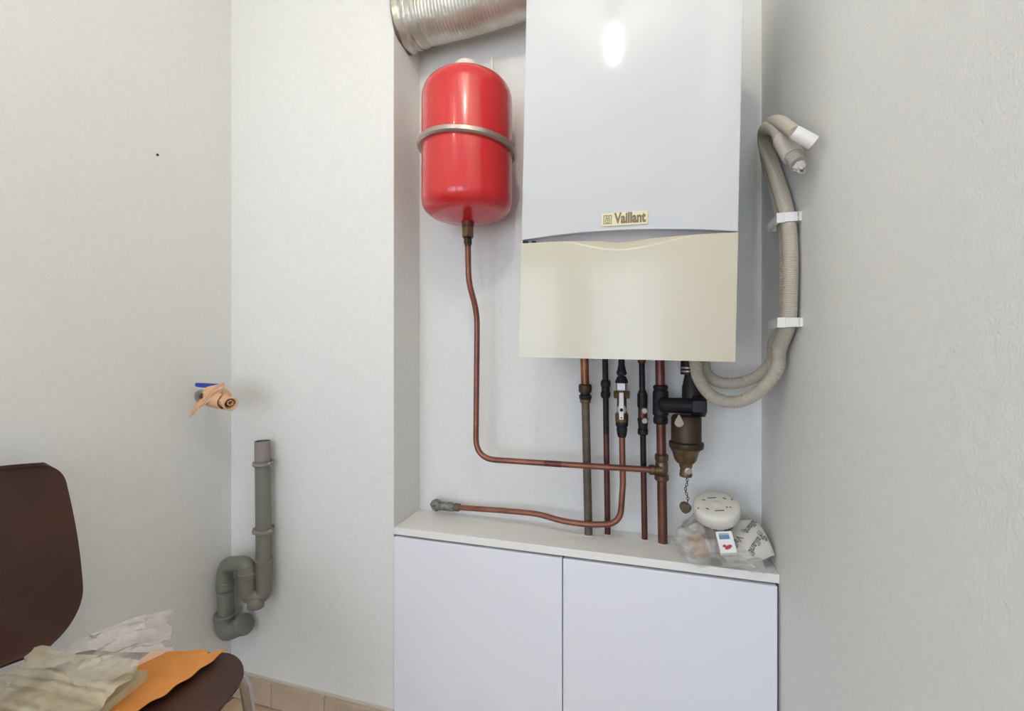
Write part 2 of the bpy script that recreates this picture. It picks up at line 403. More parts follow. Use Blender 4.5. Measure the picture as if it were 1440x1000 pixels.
# ------------------------------------------------------------------ red expansion vessel
VX, VY, VR = -.468, 1.155, .127
ve = empty('expansion_vessel', (VX, D2, .40), 'glossy red cylindrical expansion vessel left of the boiler', 'vessel')
V0, V1, rc_ = .376, .768, .055
pr = [(V0-.002, 0), (V0, .03)] + [(V0+.012 + (rc_-.012)*(1-math.cos(a*PI/16)) - .012*math.cos(a*PI/16)*0, VR-rc_+rc_*math.sin(a*PI/16)) for a in range(9)]
pr += [(V1-rc_+rc_*math.sin(a*PI/16), VR-rc_+rc_*math.cos(a*PI/16)) for a in range(9)] + [(V1+.012, .04), (V1+.014, 0)]
obj('tank', zl(G(), pr, VX, VY, 64), M_red, ve)
zb = .577
g = G(); v = []; f = []; n = 72
sec = [(-.009, 0), (-.009, .008), (-.005, .0125), (.005, .0125), (.009, .008), (.009, 0)]
for k in range(n):
    a = 2*PI*k/n; c, s = math.cos(a), math.sin(a)
    for dz, dr in sec: v.append((VX+c*(VR-.0005+dr), VY+s*(VR-.0005+dr), zb+dz-.035*c*.3))
m_ = len(sec)
for k in range(n):
    for j in range(m_-1): k2 = (k+1) % n; f.append((k*m_+j, k2*m_+j, k2*m_+j+1, k*m_+j+1))
obj('clamp_band', g.add(v, f), M_band, ve)
obj('wall_bracket', box(G(), VX-.03, VX+.03, VY+VR-.006, D2-.001, zb-.03, zb+.03), M_band, ve, smooth=False)
obj('top_cap', zl(G(), [(V1+.006, .040), (V1+.040, .040), (V1+.052, .030), (V1+.056, 0)], VX-.003, VY, 28), M_cap, ve)
pv = atY(692, 92, 1.26)
obj('peg', lathe(G(), [(0, .005), (.045, .005), (.05, .003), (.05, 0)], (pv.x, 1.26, pv.z-.028), (0, 0, 1), 12), M_det, ve)
obj('bracket_hook', box(G(), pv.x-.01, pv.x+.01, 1.255, D2-.001, pv.z-.035, pv.z-.022), M_band, ve, smooth=False)
nx = atY(658, 330, VY)
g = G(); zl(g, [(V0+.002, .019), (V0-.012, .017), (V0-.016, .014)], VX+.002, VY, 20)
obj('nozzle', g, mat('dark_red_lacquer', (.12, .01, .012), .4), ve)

# vessel pipe
zs = [ (V0-.014), (V0-.044)]
vp = empty('vessel_pipe', (VX, VY, -.3), 'thin copper pipe from under the red vessel, turning right to the tee', 'pipe')
g = G(); hexnut(g, VX+.002, VY, V0-.044, V0-.014, .0175); obj('union_nut', g, M_brass, vp)
g = G(); hexnut(g, VX+.002, VY, V0-.062, V0-.044, .0125); zl(g, [(V0-.07, .0085), (V0-.062, .0095)], VX+.002, VY, 16); obj('compression_nut', g, M_brown, vp)
YP = 1.205
TX = atY(930, 655, 1.243)
pts = [(VX+.002, VY, V0-.06), atY(659, 396, VY+.005), atY(671, 440, 1.20), atY(670, 560, YP), atY(669, 645, YP), atY(790, 653, YP), atY(921, 661, YP+.022)]
g = tube(G(), fillet(pts, [.03, .04, .02, .062, .02], 10), .0083, 16)
obj('pipe', g, M_cop, vp)
a_, b_ = atY(766, 651.5, YP), atY(790, 653, YP)
obj('stain_sleeve', tube(G(), [a_, b_], .0085, 16), M_redcop, vp, label='darkened stretch of copper')

# ------------------------------------------------------------------ pipes under the boiler
def D_(X, Y): return depth((X, Y))
def vz(v, X, Y): return (500-v)/F*D_(X, Y)
def pipe_line(u0, v0, u1, v1, Y): return atY(u0, v0, Y), atY(u1, v1, Y)
ZT = .035
def coll(name, X, Y, r, parent):   # small white collar where the pipe meets the board
    obj(name, lathe(G(), [(SZ+.0003, r+.0045), (SZ+.0022, r+.004), (SZ+.0022, r+.0003)], (X, Y, 0), (0, 0, 1), 24), M_white, parent, label='white collar ring')
def seg(g, a, b, z0, z1, r, segs=18):
    def P_(z): t = (z-a.z)/(b.z-a.z); return a+(b-a)*t
    return tube(g, [P_(z0), P_((z0+z1)/2), P_(z1)], r, segs), P_
def fit(g, P_, prof, Y=None, hexa=False, segs=22):
    """lathed fitting along a nearly vertical pipe: prof = [(z, r)]"""
    mid = P_((prof[0][0]+prof[-1][0])/2)
    return zl(g, prof, mid.x, mid.y, 6 if hexa else segs, .3 if hexa else 0)

# 1: wide pipe, bright above, stained below
a, b = pipe_line(822, 508, 827.5, 747, 1.243)
p1 = empty('heating_pipe', (b.x, b.y, SZ), 'thick pipe furthest left under the boiler, orange above and olive-stained below', 'pipe')
z = lambda v, X=a.x, Y=1.243: vz(v, X, Y)
g, P_ = seg(G(), a, b, z(545), ZT, .0115); obj('upper_pipe', g, M_cop2, p1, label='bright orange copper stretch')
g, P_ = seg(G(), a, b, SZ-.004, z(560), .0113); obj('lower_pipe', g, M_olive, p1, label='olive-stained lower stretch')
g = fit(G(), P_, [(z(552), .0165), (z(549), .0185), (z(542), .0185), (z(540), .0150)]); obj('union_nut', g, M_brown, p1)
g = fit(G(), P_, [(z(556), .0135), (z(552), .0135)]); g = fit(g, P_, [(z(562), .015), (z(560), .0175), (z(556), .0175), (z(555), .015)]); obj('union_nut', g, M_black, p1)
g = fit(G(), P_, [(z(567), .0125), (z(565), .0155), (z(562), .0155)]); obj('lock_nut', g, M_brass, p1)
coll('collar', b.x, b.y, .0115, p1)

# 2: thin blackened pipe
a, b = pipe_line(851, 508, 854.5, 747, 1.262)
p2 = empty('gas_pipe', (b.x, b.y, SZ), 'thin pipe second from left under the boiler, black above and dark red below', 'pipe')
g, P_ = seg(G(), a, b, z(610), ZT, .0082); obj('upper_pipe', g, M_black, p2)
g, P_ = seg(G(), a, b, SZ-.004, z(610), .0082); obj('lower_pipe', g, M_redcop, p2, label='dark red copper stretch')
g = fit(G(), P_, [(z(560), .010), (z(557), .0135), (z(552), .0135), (z(551), .0115), (z(544), .0115), (z(543), .0135), (z(537), .0135), (z(534), .010)]); obj('coupling', g, M_black, p2)
coll('collar', b.x, b.y, .0082, p2)

# 3: pipe with the lever valve, turning left along the board to an elbow
Y3 = 1.229
a, b = pipe_line(874, 508, 875, 690, Y3)
p3 = empty('valve_pipe', (a.x, Y3, SZ), 'copper pipe with a silver lever valve that bends left along the board', 'pipe')
g, P_ = seg(G(), a, b, z(540), ZT, .0075)
obj('upper_pipe', g, M_black, p3)
g = fit(G(), P_, [(z(522), .0125), (z(512), .0085), (z(506), .0085)]); g = fit(g, P_, [(z(527), .011), (z(525), .0135), (z(522), .0135)]); obj('cone_fitting', g, M_black, p3)
g = fit(G(), P_, [(z(537), .0175), (z(534), .0165), (z(528), .011)]); obj('union_nut', g, M_black, p3)
g = fit(G(), P_, [(z(547.5), .0135), (z(546), .0150), (z(538), .0150), (z(536), .0130)]); vb = obj('valve_body', G().add(g.v, g.f), M_nick, p3, label='nickel valve body')
c = P_(z(553)); cy_ = c.y
g = lathe(G(), [(-.021, .010), (-.018, .012), (-.006, .012), (.006, .012), (.018, .012), (.021, .010)], (c.x, c.y, c.z), (1, 0, 0), 6); obj('side_union', g, M_brass, vb)
c = P_(z(568)); g = zl(G(), [(z(590), .0165), (z(588), .0175), (z(580), .0175), (z(577), .0135), (z(560), .0125), (z(556), .0135), (z(548), .0120)], c.x, c.y, 24)
obj('ball_housing', g, M_brass, vb)
c = P_(z(572.5)); g = lathe(G(), [(0, .013), (.010, .013), (.012, .010), (.012, 0)], (c.x, c.y-.012, c.z), (0, -1, 0), 20); obj('stem_boss', g, M_nick, vb)
pl = [(-.0052, z(549.5)), (.0052, z(549.5)), (.0062, z(572)), (.0052, z(585.5)), (-.0052, z(585.5)), (-.0062, z(572))]
g = G(); yb = c.y-.0245; n = len(pl)
g.add([(c.x+q[0]*1.05, yb-(.004 if i in (0, 1) else 0), q[1]) for i, q in enumerate(pl)] + [(c.x+q[0]*1.05, yb+.0025-(.004 if i in (0, 1) else 0), q[1]) for i, q in enumerate(pl)],
      [tuple(range(n)), tuple(range(n, 2*n))[::-1]] + [(i, (i+1) % n, (i+1) % n+n, i+n) for i in range(n)])
lv = obj('lever', g, M_white, p3, smooth=False, bevel=.0006, label='white metal lever pointing up')
obj('lever_screw', lathe(lathe(G(), [(0, .0045), (.0035, .0045), (.004, 0)], (c.x, yb, c.z), (0, -1, 0), 10), [(0, .002), (.002, .0018), (.002, 0)], (c.x, yb, z(583)), (0, -1, 0), 8), M_dark, lv)
obj('white_label', box(G(), c.x-.011, c.x+.009, c.y-.0175, c.y-.0150, z(546.5), z(537.5)), M_white, vb, smooth=False)
g = fit(G(), P_, [(z(597), .014), (z(595), .0165), (z(591), .0165), (z(589), .015)]); g = fit(g, P_, [(z(598), .0125), (z(597), .0125)])
g = fit(g, P_, [(z(611), .010), (z(608), .0125), (z(600), .0145), (z(598), .0140)]); obj('lower_nut', g, M_black, p3)
pts = [P_(z(605)), atY(876, 680, Y3), atY(872, 737, Y3-.006), atY(828, 738, Y3-.008), atY(790, 733, Y3), atY(757, 722.5, Y3+.01), atY(700, 717.5, Y3+.02), atY(640, 713.5, Y3+.03)]
g = tube(G(), fillet(pts, [.01, .085, .03, .04, .04, .02], 12), .0082, 16); obj('lower_pipe', g, M_cop, p3)
e0, e1 = atY(642, 713.5, Y3+.03), atY(614, 711, Y3+.032); dv = (e1-e0).normalized(); L = (e1-e0).length
g = lathe(G(), [(-.012, .0105), (-.010, .012), (.008, .0125), (.010, .010)], e0, dv, 6); obj('compression_nut', g, M_olive, p3)
g = lathe(G(), [(.008, .011), (.013, .0150), (.026, .0150), (.028, .0135)], e0, dv, 6, .5); lathe(g, [(.024, .0130), (L, .0140)], e0, dv, 16)
lathe(g, [(-.004, .012), (.0, .016), (.022, .017), (.026, .013)], e1+Vector((0, .006, -.010)), (-.25, -.3, .9), 6); obj('elbow', g, mat('grey_plated_fitting', (.30, .31, .29), .4, metal=.6, col2=(.12, .10, .09), noise_scale=60), p3, label='grey plated elbow end')

# 4: blackened pipe with two pale caps
a, b = pipe_line(902.5, 508, 906.5, 755, 1.255)
p4 = empty('check_valve_pipe', (b.x, b.y, SZ), 'thin black pipe fourth under the boiler carrying two small pale caps', 'pipe')
z = lambda v, X=a.x, Y=1.255: vz(v, X, Y)
g, P_ = seg(G(), a, b, z(655), ZT, .0080); obj('upper_pipe', g, M_black, p4)
g, P_ = seg(G(), a, b, SZ-.004, z(655), .0080); obj('lower_pipe', g, M_redcop, p4, label='dark red copper stretch')
g = fit(G(), P_, [(z(511), .0085), (z(509), .011), (z(502), .011)]); obj('top_nut', g, M_redcop, p4)
g = fit(G(), P_, [(z(573), .0125), (z(571), .0138), (z(555), .0138), (z(549), .0095)]); obj('valve_body', g, M_black, p4)
g = fit(G(), P_, [(z(588), .012), (z(573), .012)]); obj('valve_body', g, M_redcop, p4)
g = fit(G(), P_, [(z(612), .0095), (z(610), .014), (z(604), .014), (z(603), .012), (z(598), .0125), (z(589), .0145), (z(587), .012)]); obj('lower_nut', g, M_black, p4)
for vv in (576.5, 590.5):
    c = P_(z(vv)); obj('cap', lathe(G(), [(.0, .0085), (.010, .0085), (.012, .0065), (.012, 0)], (c.x+.004, c.y-.008, c.z), (.1, -1, 0), 18), M_nick, p4)
coll('collar', b.x, b.y, .0082, p4)

# 5: thick pipe with two tees
Y5 = 1.243
a, b = pipe_line(928, 508, 932, 760, Y5)
p5 = empty('return_pipe', (b.x, b.y, SZ), 'thick copper pipe furthest right, with black and brass tees', 'pipe')
z = lambda v, X=a.x, Y=Y5: vz(v, X, Y)
g, P_ = seg(G(), a, b, SZ-.004, ZT, .0124); obj('pipe', g, M_cop5, p5)
g = fit(G(), P_, [(z(596), .0165), (z(594), .019), (z(588), .019), (z(585), .0165), (z(583), .0205), (z(551), .0205), (z(548), .017), (z(546), .0195), (z(543), .0195), (z(541), .015)])
obj('black_tee', g, M_black, p5)
g = fit(G(), P_, [(z(676), .0145), (z(674), .0185), (z(668), .0185), (z(666), .015), (z(662), .0165), (z(652), .0165), (z(649), .015), (z(646), .0178), (z(640), .0178), (z(638), .0145)])
tp = atY(921, 661, YP+.024); c = P_(tp.z)
lathe(g, [(-.034, .010), (-.031, .0135), (-.020, .0135), (-.018, .011), (0, .012)], (c.x, tp.y+.004, tp.z), (1, .15, 0), 16)
obj('brass_tee', g, M_brass, p5, label='dull brass tee')
coll('collar', b.x, b.y, .0124, p5)

# ------------------------------------------------------------------ brass safety group right of the pipes
YS = 1.19
kx = atY(965, 580, YS).x; z = lambda v: vz(v, kx, YS)
sg = empty('safety_valve_group', (kx, YS, z(670)), 'tarnished brass drain valve group hanging right of the thick pipe', 'valve')
pa, pb = atY(940, 570, YS+.02), atY(986, 571, YS)
g = tube(G(), [pa+Vector((-.012, .015, 0)), pa, pb], [.020, .0195, .021], 20); lathe(g, [(0, .0265), (.004, .0275), (.030, .0275), (.033, .024), (.034, 0)], (pb.x-.022, YS, pb.z), (1, 0, 0), 6, .5)
obj('cross_arm', g, M_black, sg)
g = zl(G(), [(z(630), .040), (z(627), .0415), (z(622), .0415), (z(620), .036), (z(587), .036), (z(584), .032)], kx, YS, 36); obj('filter_body', g, M_brown, sg)
g = zl(G(), [(z(651), .020), (z(647), .026), (z(635), .032), (z(633), .035), (z(629.5), .036)], kx-.002, YS, 30); obj('lower_flange', g, M_brass, sg)
g = zl(G(), [(z(670), .0145), (z(668), .0155), (z(664), .0145), (z(659), .013), (z(656), .0155), (z(652), .0160), (z(650), .0165)], kx-.001, YS, 22); obj('drain_cock', g, M_brass, sg)
c = Vector((kx+.003, YS-.013, z(660))); dk = obj('cock_screw', lathe(lathe(G(), [(0, .0085), (.006, .0085), (.007, .005), (.007, 0)], c, (.1, -1, 0), 16), [(.007, .0035), (.010, .003), (.010, 0)], c, (.1, -1, 0), 12), M_nick, sg)
kx2 = atY(971, 540, YS+.02).x
g = zl(G(), [(z(560), .024), (z(545), .0235), (z(541), .022), (z(527), .017), (z(525), .017)], kx2+.003, YS+.02, 24); obj('upper_cone', g, M_black, sg)
g = zl(G(), [(z(527), .0175), (z(500), .0165)], atY(967, 517, YS+.02).x, YS+.02, 24); obj('upper_spigot', g, M_black, sg)
for vv in (517.5, 522.5):
    g = zl(G(), [(z(vv+1.5), .0178), (z(vv+1), .0195), (z(vv-1), .0195), (z(vv-1.5), .0178)], atY(967.5, 517, YS+.02).x, YS+.02, 24); obj('ring', g, M_nick, sg)
# drop-shaped tag on the body
g = G(); c = atY(955, 593, YS-.038); o2 = []
for k in range(28):
    a = 2*PI*k/28; rr = .0105; x_ = rr*math.sin(a); zz = -rr*math.cos(a)
    if zz > 0: x_ *= (1-zz/rr*.65); zz *= 1.9
    o2.append((x_, zz-.003))
n = len(o2); v = [(c.x+q[0], c.y+.0005, c.z+q[1]) for q in o2]+[(c.x+q[0], c.y+.0030, c.z+q[1]) for q in o2]
g.add(v, [tuple(range(n)), tuple(range(n, 2*n))[::-1]]+[(i, (i+1) % n, (i+1) % n+n, i+n) for i in range(n)])
obj('drop_tag', g, mat('tag_cream', (.42, .36, .29), .5), sg, smooth=False, label='pale drop-shaped tag')
# chain and plug
c0 = Vector((kx-.0005, YS-.002, z(670))); c1 = atY(966, 706, YS-.02)
g = G(); N = 11
for i in range(N):
    t = (i+.5)/N; p = c0.lerp(c1, t) + Vector((.0025*math.sin(t*9), 0, 0)); d = (c1-c0).normalized(); L = (c1-c0).length/N
    s_ = Vector((1, 0, 0)) if i % 2 else Vector((.25, .97, 0))
    ringp = []
    for k in range(11):
        a = 2*PI*k/10; ringp.append(p+d*math.cos(a)*L*.68+s_*math.sin(a)*.0028)
    tube(g, ringp, .0009, 6, False)
ch = obj('chain', g, M_brown, sg)
ct = atY(964, 714, YS-.022)
g = lathe(G(), [(-.012, 0), (-.0115, .010), (-.004, .013), (.004, .0135), (.007, .0125), (.0075, 0)], ct, (.45, -.8, -.35), 24)
lathe(g, [(-.018, .003), (-.012, .003)], ct, (.45, -.8, -.35), 8); obj('plug', g, M_olive, sg, label='brown dust plug on the chain')

# ------------------------------------------------------------------ corrugated drain hoses with wall clips
def hose(name, pts, r, label, pitch=.0042, taper=0):
    ph = resample(spline(pts, 14), pitch/4)
    n_ = len(ph); rad = [r*(1+.035*(1, 0, -1, 0)[i % 4])*(1-taper*max(0, (i/n_-.82)/.18)) for i in range(n_)]
    root = empty(name, ph[0], label, 'hose', 'beige corrugated drain hoses')
    obj('tube', tube(G(), ph, rad, 20), M_hose, root); return root, ph
HX = XR-.017
A = [Vector((.118, 1.13, .02)), atY(977, 505, 1.13), atY(983, 533, 1.125), atY(1003, 558, 1.11), atY(1035, 565, 1.095), atY(1068, 550, 1.08), atY(1092, 520, 1.07), Vector((HX-.004, 1.063, vz(490, HX, 1.063)))]
A += [atX(1108, 455, HX-.003), atX(1111, 400, HX-.002), atX(1111, 350, HX-.002), atX(1108, 312, HX-.003), atX(1101, 280, HX-.004), atX(1087, 235, HX-.004), atX(1075, 200, HX-.006), atX(1077, 181, HX-.010), atX(1092, 182, HX-.016), atX(1101, 197, HX-.022)]
ha, pha = hose('drain_hose', A, .0142, 'front corrugated beige hose whose grey sleeve hangs down at the top')
e_ = A[-1]; e2 = atX(1115, 219, HX-.014); d = (e2-e_)
obj('sleeve', lathe(G(), [(-.004, .0165), (0, .0178), (d.length*1.02, .0178), (d.length*1.05, .016)], e_, d, 24), M_hose2, ha, label='grey-beige smooth sleeve')
obj('ribbed_end', lathe(G(), [(d.length+.004*i, .0140 if i % 2 else .0115) for i in range(8)], e_, d, 20), mat('torn_end', (.46, .42, .36), .6), ha)
g = G(); ce = e_+d.normalized()*(d.length+.034)
def rg(s, t):
    a = s*2*PI; p = Vector((math.cos(a)*.011, math.sin(a)*.011, 0))*(1-.5*t); x_, y_, d_ = frame_of(d)
    return ce + x_*p.x + y_*p.y + d_*(t*.022*(.6+.5*nz((math.cos(a), math.sin(a), 0), 2.2, 4))) + x_*.004*nz((a, t, 0), 3)
shell(g, rg, 24, 5, .0012); obj('torn_tape', g, mat('torn_white_tape', (.62, .58, .52), .5), ha)
B = [Vector((.150, 1.165, .02)), atY(990, 505, 1.165), atY(994, 525, 1.165), atY(1010, 537, 1.16), atY(1035, 539, 1.15), atY(1065, 529, 1.14), atY(1086, 508, 1.12), Vector((HX-.002, 1.105, vz(482, HX, 1.105)))]
B += [atX(1104, 455, HX), atX(1105.5, 400, HX), atX(1106, 350, HX), atX(1101.5, 310, HX), atX(1093, 275, HX), atX(1080, 230, HX+.001), atX(1075, 190, HX+.001), atX(1083, 174, HX-.003), atX(1096, 172, .277), atX(1108, 179, .268), atX(1119, 187, .262)]
for i in range(8, 15): B[i] = B[i] + Vector((0, .0, 0))
hb, phb = hose('drain_hose', B, .0136, 'rear corrugated beige hose ending in a white cuff by the wall', taper=.24)
e_ = B[-1]; e2 = atX(1144, 201, .290); d = e2-e_; x_, y_, d_ = frame_of(d)
g = lathe(G(), [(-.004, .0108), (0, .0116), (d.length, .0118), (d.length, .0098), (d.length*.4, .0098)], e_, d, 24, caps=False); obj('cuff', g, M_clip, hb, label='white cuff')
g = lathe(G(), [(d.length*.4, .0098), (d.length*.41, 0)], e_, d, 20, caps=False); obj('cuff_opening', g, M_dark, hb)
for n, (u, v) in enumerate(((1106, 312), (1107, 455))):
    c = atX(u, v, HX); zc = c.z; r_ = empty('pipe_clip', (XR, c.y, zc), ('upper', 'lower')[n]+' white plastic clip holding the hoses to the right wall', 'clip', 'white hose clips')
    y0, y1 = c.y-.033, c.y+.034
    g = box(G(), XR-.007, XR-.0003, y0-.004, y1+.004, zc-.009, zc+.009); box(g, XR-.038, XR-.006, y1, y1+.004, zc-.009, zc+.009); box(g, XR-.030, XR-.006, y0-.004, y0, zc-.009, zc+.009)
    obj('base', g, M_clip, r_, smooth=False)
    g = box(G(), XR-.042, XR-.038, y0+.012, y1+.004, zc-.009, zc+.009); obj('strap', g, M_clip, r_, smooth=False, bevel=.0008)
    g = box(G(), XR-.044, XR-.028, y0-.002, y0+.006, zc-.010, zc+.010); box(g, XR-.042, XR-.036, y0+.004, y0+.014, zc-.005, zc+.006); obj('latch', g, M_clip, r_, smooth=False, bevel=.0008)

# ------------------------------------------------------------------ waste pipe with trap on the left of the back wall
YW = 1.102
wp = empty('waste_trap', (atY(369, 850, YW).x, YW, vz(900, -1.1, YW)), 'grey plastic waste pipe with U-bend trap standing out of the corner', 'pipe')
top = atY(369, 620, YW); bot = atY(371, 800, YW)
g = tube(G(), [top, top.lerp(bot, .5), bot], .0220, 28, False); tube(g, [top, top.lerp(bot, .2)], .0195, 24, False)
x_, y_, d_ = frame_of(bot-top)
v = []; f = []
for k in range(28):
    a = 2*PI*k/28
    for r in (.0220, .0195): v.append(top+(x_*math.cos(a)+y_*math.sin(a))*r)
for k in range(28): k2 = (k+1) % 28; f.append((2*k, 2*k2, 2*k2+1, 2*k+1))
g.add(v, f); obj('standpipe', g, M_pvc, wp)
g = tube(G(), [top.lerp(bot, .003), top.lerp(bot, .15)], .0223, 28, False); obj('upper_end', g, M_pvc2, wp, label='faded pinkish-grey upper end')
s0, s1 = atY(371, 786, YW), atY(371, 812, YW)
obj('socket', lathe(G(), [(0, .0228), (.002, .0258), (.012, .0258), (.016, .0250), ((s1-s0).length, .0250)], s0, s1-s0, 28), M_pvc, wp)
YT = YW
l1, l2 = atY(371, 808, YT), atY(371, 850, YT); m1, m2 = atY(345, 850, YT-.035), atY(346, 800, YT-.045)
pts = [l1, atY(371, 839, YT-.005), atY(348, 839, YT-.03), atY(348, 795, YT-.03), atY(316, 796, YT-.015), atY(317, 880, YT-.012)]
g = tube(G(), fillet([pts[0], pts[1], pts[2], pts[3]], [.030, .030], 10), .0228, 24); obj('u_bend', g, M_pvc, wp)
g = tube(G(), fillet([atY(348, 820, YT-.03), pts[3]+Vector((0, 0, .006)), pts[4]+Vector((0, 0, .006)), atY(316.5, 830, YT-.015)], [.034, .034], 10), .0228, 24); obj('upper_bend', g, M_pvc, wp)
q = atY(348, 812, YT-.03); obj('joint_ring', lathe(G(), [(0, .0232), (.002, .0252), (.014, .0252), (.016, .0232)], q, (0, 0, 1), 26), M_pvc, wp)
q = atY(316.5, 828, YT-.015); obj('joint_ring', lathe(G(), [(0, .0232), (.002, .0256), (.022, .0256), (.024, .0232)], q, (0, 0, 1), 26), M_pvc, wp)
q0, q1 = atY(317, 830, YT-.013), atY(317.5, 874, YT-.010)
obj('drop_pipe', tube(G(), [q0, q1], .0225, 26), M_pvc, wp)
k0 = atY(316, 866, YT-.012); k1 = atY(316, 889, YT-.013); k2 = atY(346, 877, YT-.005)
g = tube(G(), fillet([k0, k1+Vector((.004, 0, -.002)), k2], [.030], 8), .0275, 28)
obj('elbow', g, M_pvc, wp)
obj('joint_ring', lathe(G(), [(-.006, .0285), (-.003, .031), (.006, .031), (.009, .028)], k0, (.1, 0, 1), 28), M_pvc, wp)
obj('elbow_mouth', lathe(G(), [(-.022, .0285), (-.018, .031), (-.006, .0325), (0, .031), (.002, .023), (.001, 0)], k2, k2-k1, 28), M_pvc, wp)
q0 = atY(360, 841, YT-.022); q1 = atY(361, 857, YT-.028)
obj('cleaning_cap', lathe(G(), [(0, .018), (.010, .0245), (.026, .0245), (.029, .022), (.030, 0)], q0, Vector((.03, -.10, -.95)), 12), M_pvc, wp)
for n, vv in enumerate((652, 746)):
    c = atY(370, vv, YW); r_ = empty('pipe_bracket', (c.x, D1, c.z), ('upper', 'lower')[n]+' grey bracket ring round the waste pipe', 'bracket', 'waste pipe brackets')
    obj('ring', lathe(G(), [(-.005, .0226), (-.005, .028), (-.003, .0305), (.003, .0305), (.005, .028), (.005, .0226)], c, (0, 0, 1), 28, caps=False), M_pvc2, r_)
    obj('ear', box(G(), c.x+.024, c.x+.040, YW-.006, YW+.004, c.z-.006, c.z+.006), M_pvc2, r_, bevel=.001)
    obj('ear', box(G(), c.x-.036, c.x-.024, YW-.006, YW+.004, c.z-.005, c.z+.005), M_pvc2, r_, bevel=.001)
    obj('screw', lathe(G(), [(0, .005), (.006, .0045), (.007, 0)], (c.x+.034, YW-.006, c.z+.004), (.1, -1, .3), 12), M_nick, r_)
    obj('wall_stem', box(G(), c.x-.006, c.x+.006, YW+.030, D1-.0003, c.z-.006, c.z+.006), M_pvc2, r_, smooth=False)

# ------------------------------------------------------------------ stop tap on the left wall, wrapped in an orange cloth
w0 = atX(282, 557, XW); 
tp_ = empty('stop_tap', w0, 'stop tap with a blue lever sticking out of the left wall', 'tap')
obj('flange', lathe(G(), [(0, .020), (.003, .020), (.007, .013), (.008, .009)], w0, (1, 0, 0), 24), M_nick, tp_)
obj('body', lathe(G(), [(.004, .009), (.045, .009), (.048, .013), (.075, .013), (.078, .009), (.09, .009)], w0, (1, -.12, -.05), 14), M_brass, tp_)
c0 = w0+Vector((.058, -.008, .002)); 
obj('stem', lathe(G(), [(0, .005), (.028, .005)], c0, (0, 0, 1), 10), M_nick, tp_)
la, lb = atX(276, 541, XW+.03), atX(311, 543.5, XW+.07)
def lev(s, t):
    p = la.lerp(lb, s); n_ = Vector((0, -.25, .97)); wd = .0062+.0018*s if s > .02 else .0045
    return p + Vector((0, 0, 1))*((t-.5)*2*wd*(1 if s < .7 else 1)) + Vector((0, -.004, 0))
g = shell(G(), lev, 10, 2, .006); obj('lever', g, M_blue, tp_, bevel=.001, label='blue lever')
# cloth: twisted roll plus hanging flap
g = G()
r0, r1, r2 = atD(296, 553, 1.315), atD(311, 561, 1.285), atD(324, 568, 1.25)
P3 = spline([r0, r1, r2], 14)
def cwob(i, a):
    q = (a/(2*PI)+i/11.0) % 1
    return 1+.20*(q**.6)-.08+.05*nz((math.cos(a), math.sin(a), i*.15), 2)
rad = [(.021+.010*math.sin(PI*min(1, i/20)))*(1-.36*(i/28)**2) for i in range(29)]
tube(g, P3, rad, 40, False, cwob)
d = (P3[-1]-P3[-2]).normalized()
lathe(g, [(-.002, .0205), (.002, .0200), (.003, .0175), (.001, .0150), (-.012, .0125), (-.035, .010)], P3[-1], d, 30, caps=False)
lathe(g, [(-.010, .0075), (.001, .0085), (.003, .0065), (-.010, .004)], P3[-1]-d*.004+Vector((.002, 0, .002)), d, 16, caps=False)
fa, fb = atD(314, 547, 1.262), atD(270, 579, 1.285)
def flap(s, t):
    p = fa.lerp(fb, s); side = Vector((.40, 0, .90)).normalized(); wd = .021*(1-.22*s)*(1+.12*math.sin(s*7))
    return p + side*(t-.5)*2*wd + Vector((0, -1, 0))*(.010*math.sin(PI*min(1, s*1.2))+.004*abs(math.sin(t*8+s*4))+.003*nz((s*5, t*3, 0), 1.3, 2)) + Vector((0, 0, .003*math.sin(s*10)))
shell(g, flap, 30, 18, .0018)
def wrap(s, t):      # band of cloth wound obliquely over the roll
    i = 8+int(t*13); c = P3[8].lerp(P3[22], t); x_, y_, d_ = frame_of(P3[22]-P3[8]); a = -2.2+s*3.4+t*1.2
    rr = .0325*(1-.30*t)*(1+.05*math.sin(a*3))+.0015
    return c+(x_*math.cos(a)+y_*math.sin(a))*rr+d_*(.010*(s-.5))
shell(g, wrap, 30, 10, .0016)
tag(obj('orange_rag', g, M_ocloth), 'pale orange cloth twisted round the tap in the corner', 'cloth')

# ------------------------------------------------------------------ things on the board: clear bag, packet, cartons, smoke detector
def frame3(c, normal, up): 
    n_ = Vector(normal).normalized(); u_ = (Vector(up)-n_*Vector(up).dot(n_)).normalized(); return Vector(c), u_.cross(n_), u_, n_
# printed packet: soft pillow lying back against the wall
pc, px_, pu_, pn_ = frame3(atY(1040, 763, 1.185), (-.12, -.62, .78), (-.30, .75, .6))
PW, PH = .066, .052
def psurf(s, t, side=1):
    a, b = s*2-1, t*2-1; ed = max(0, (1-a*a))**.38*max(0, (1-b*b))**.38
    shx = a*PW*(1-.07*b*b+.04*b); shy = b*PH*(1-.10*a*a)
    return pc+px_*shx+pu_*shy+pn_*(side*.026*ed+.0035*nz((a, b, side), 2.6)+.0)
g = G()
for sd in (1, -1):
    n = 26; v = [psurf(i/n, j/n, sd) for i in range(n+1) for j in range(n+1)]
    g.add(v, [(i*(n+1)+j, (i+1)*(n+1)+j, (i+1)*(n+1)+j+1, i*(n+1)+j+1) for i in range(n) for j in range(n)])
pk = obj('printed_packet', g, M_packet, label='white soft packet with grey repeated brand print, in the clear bag', cat='packet')
tv, tf = text_geo('Vaillant', .0200, .0006); g = G()
ang = math.radians(180+38)
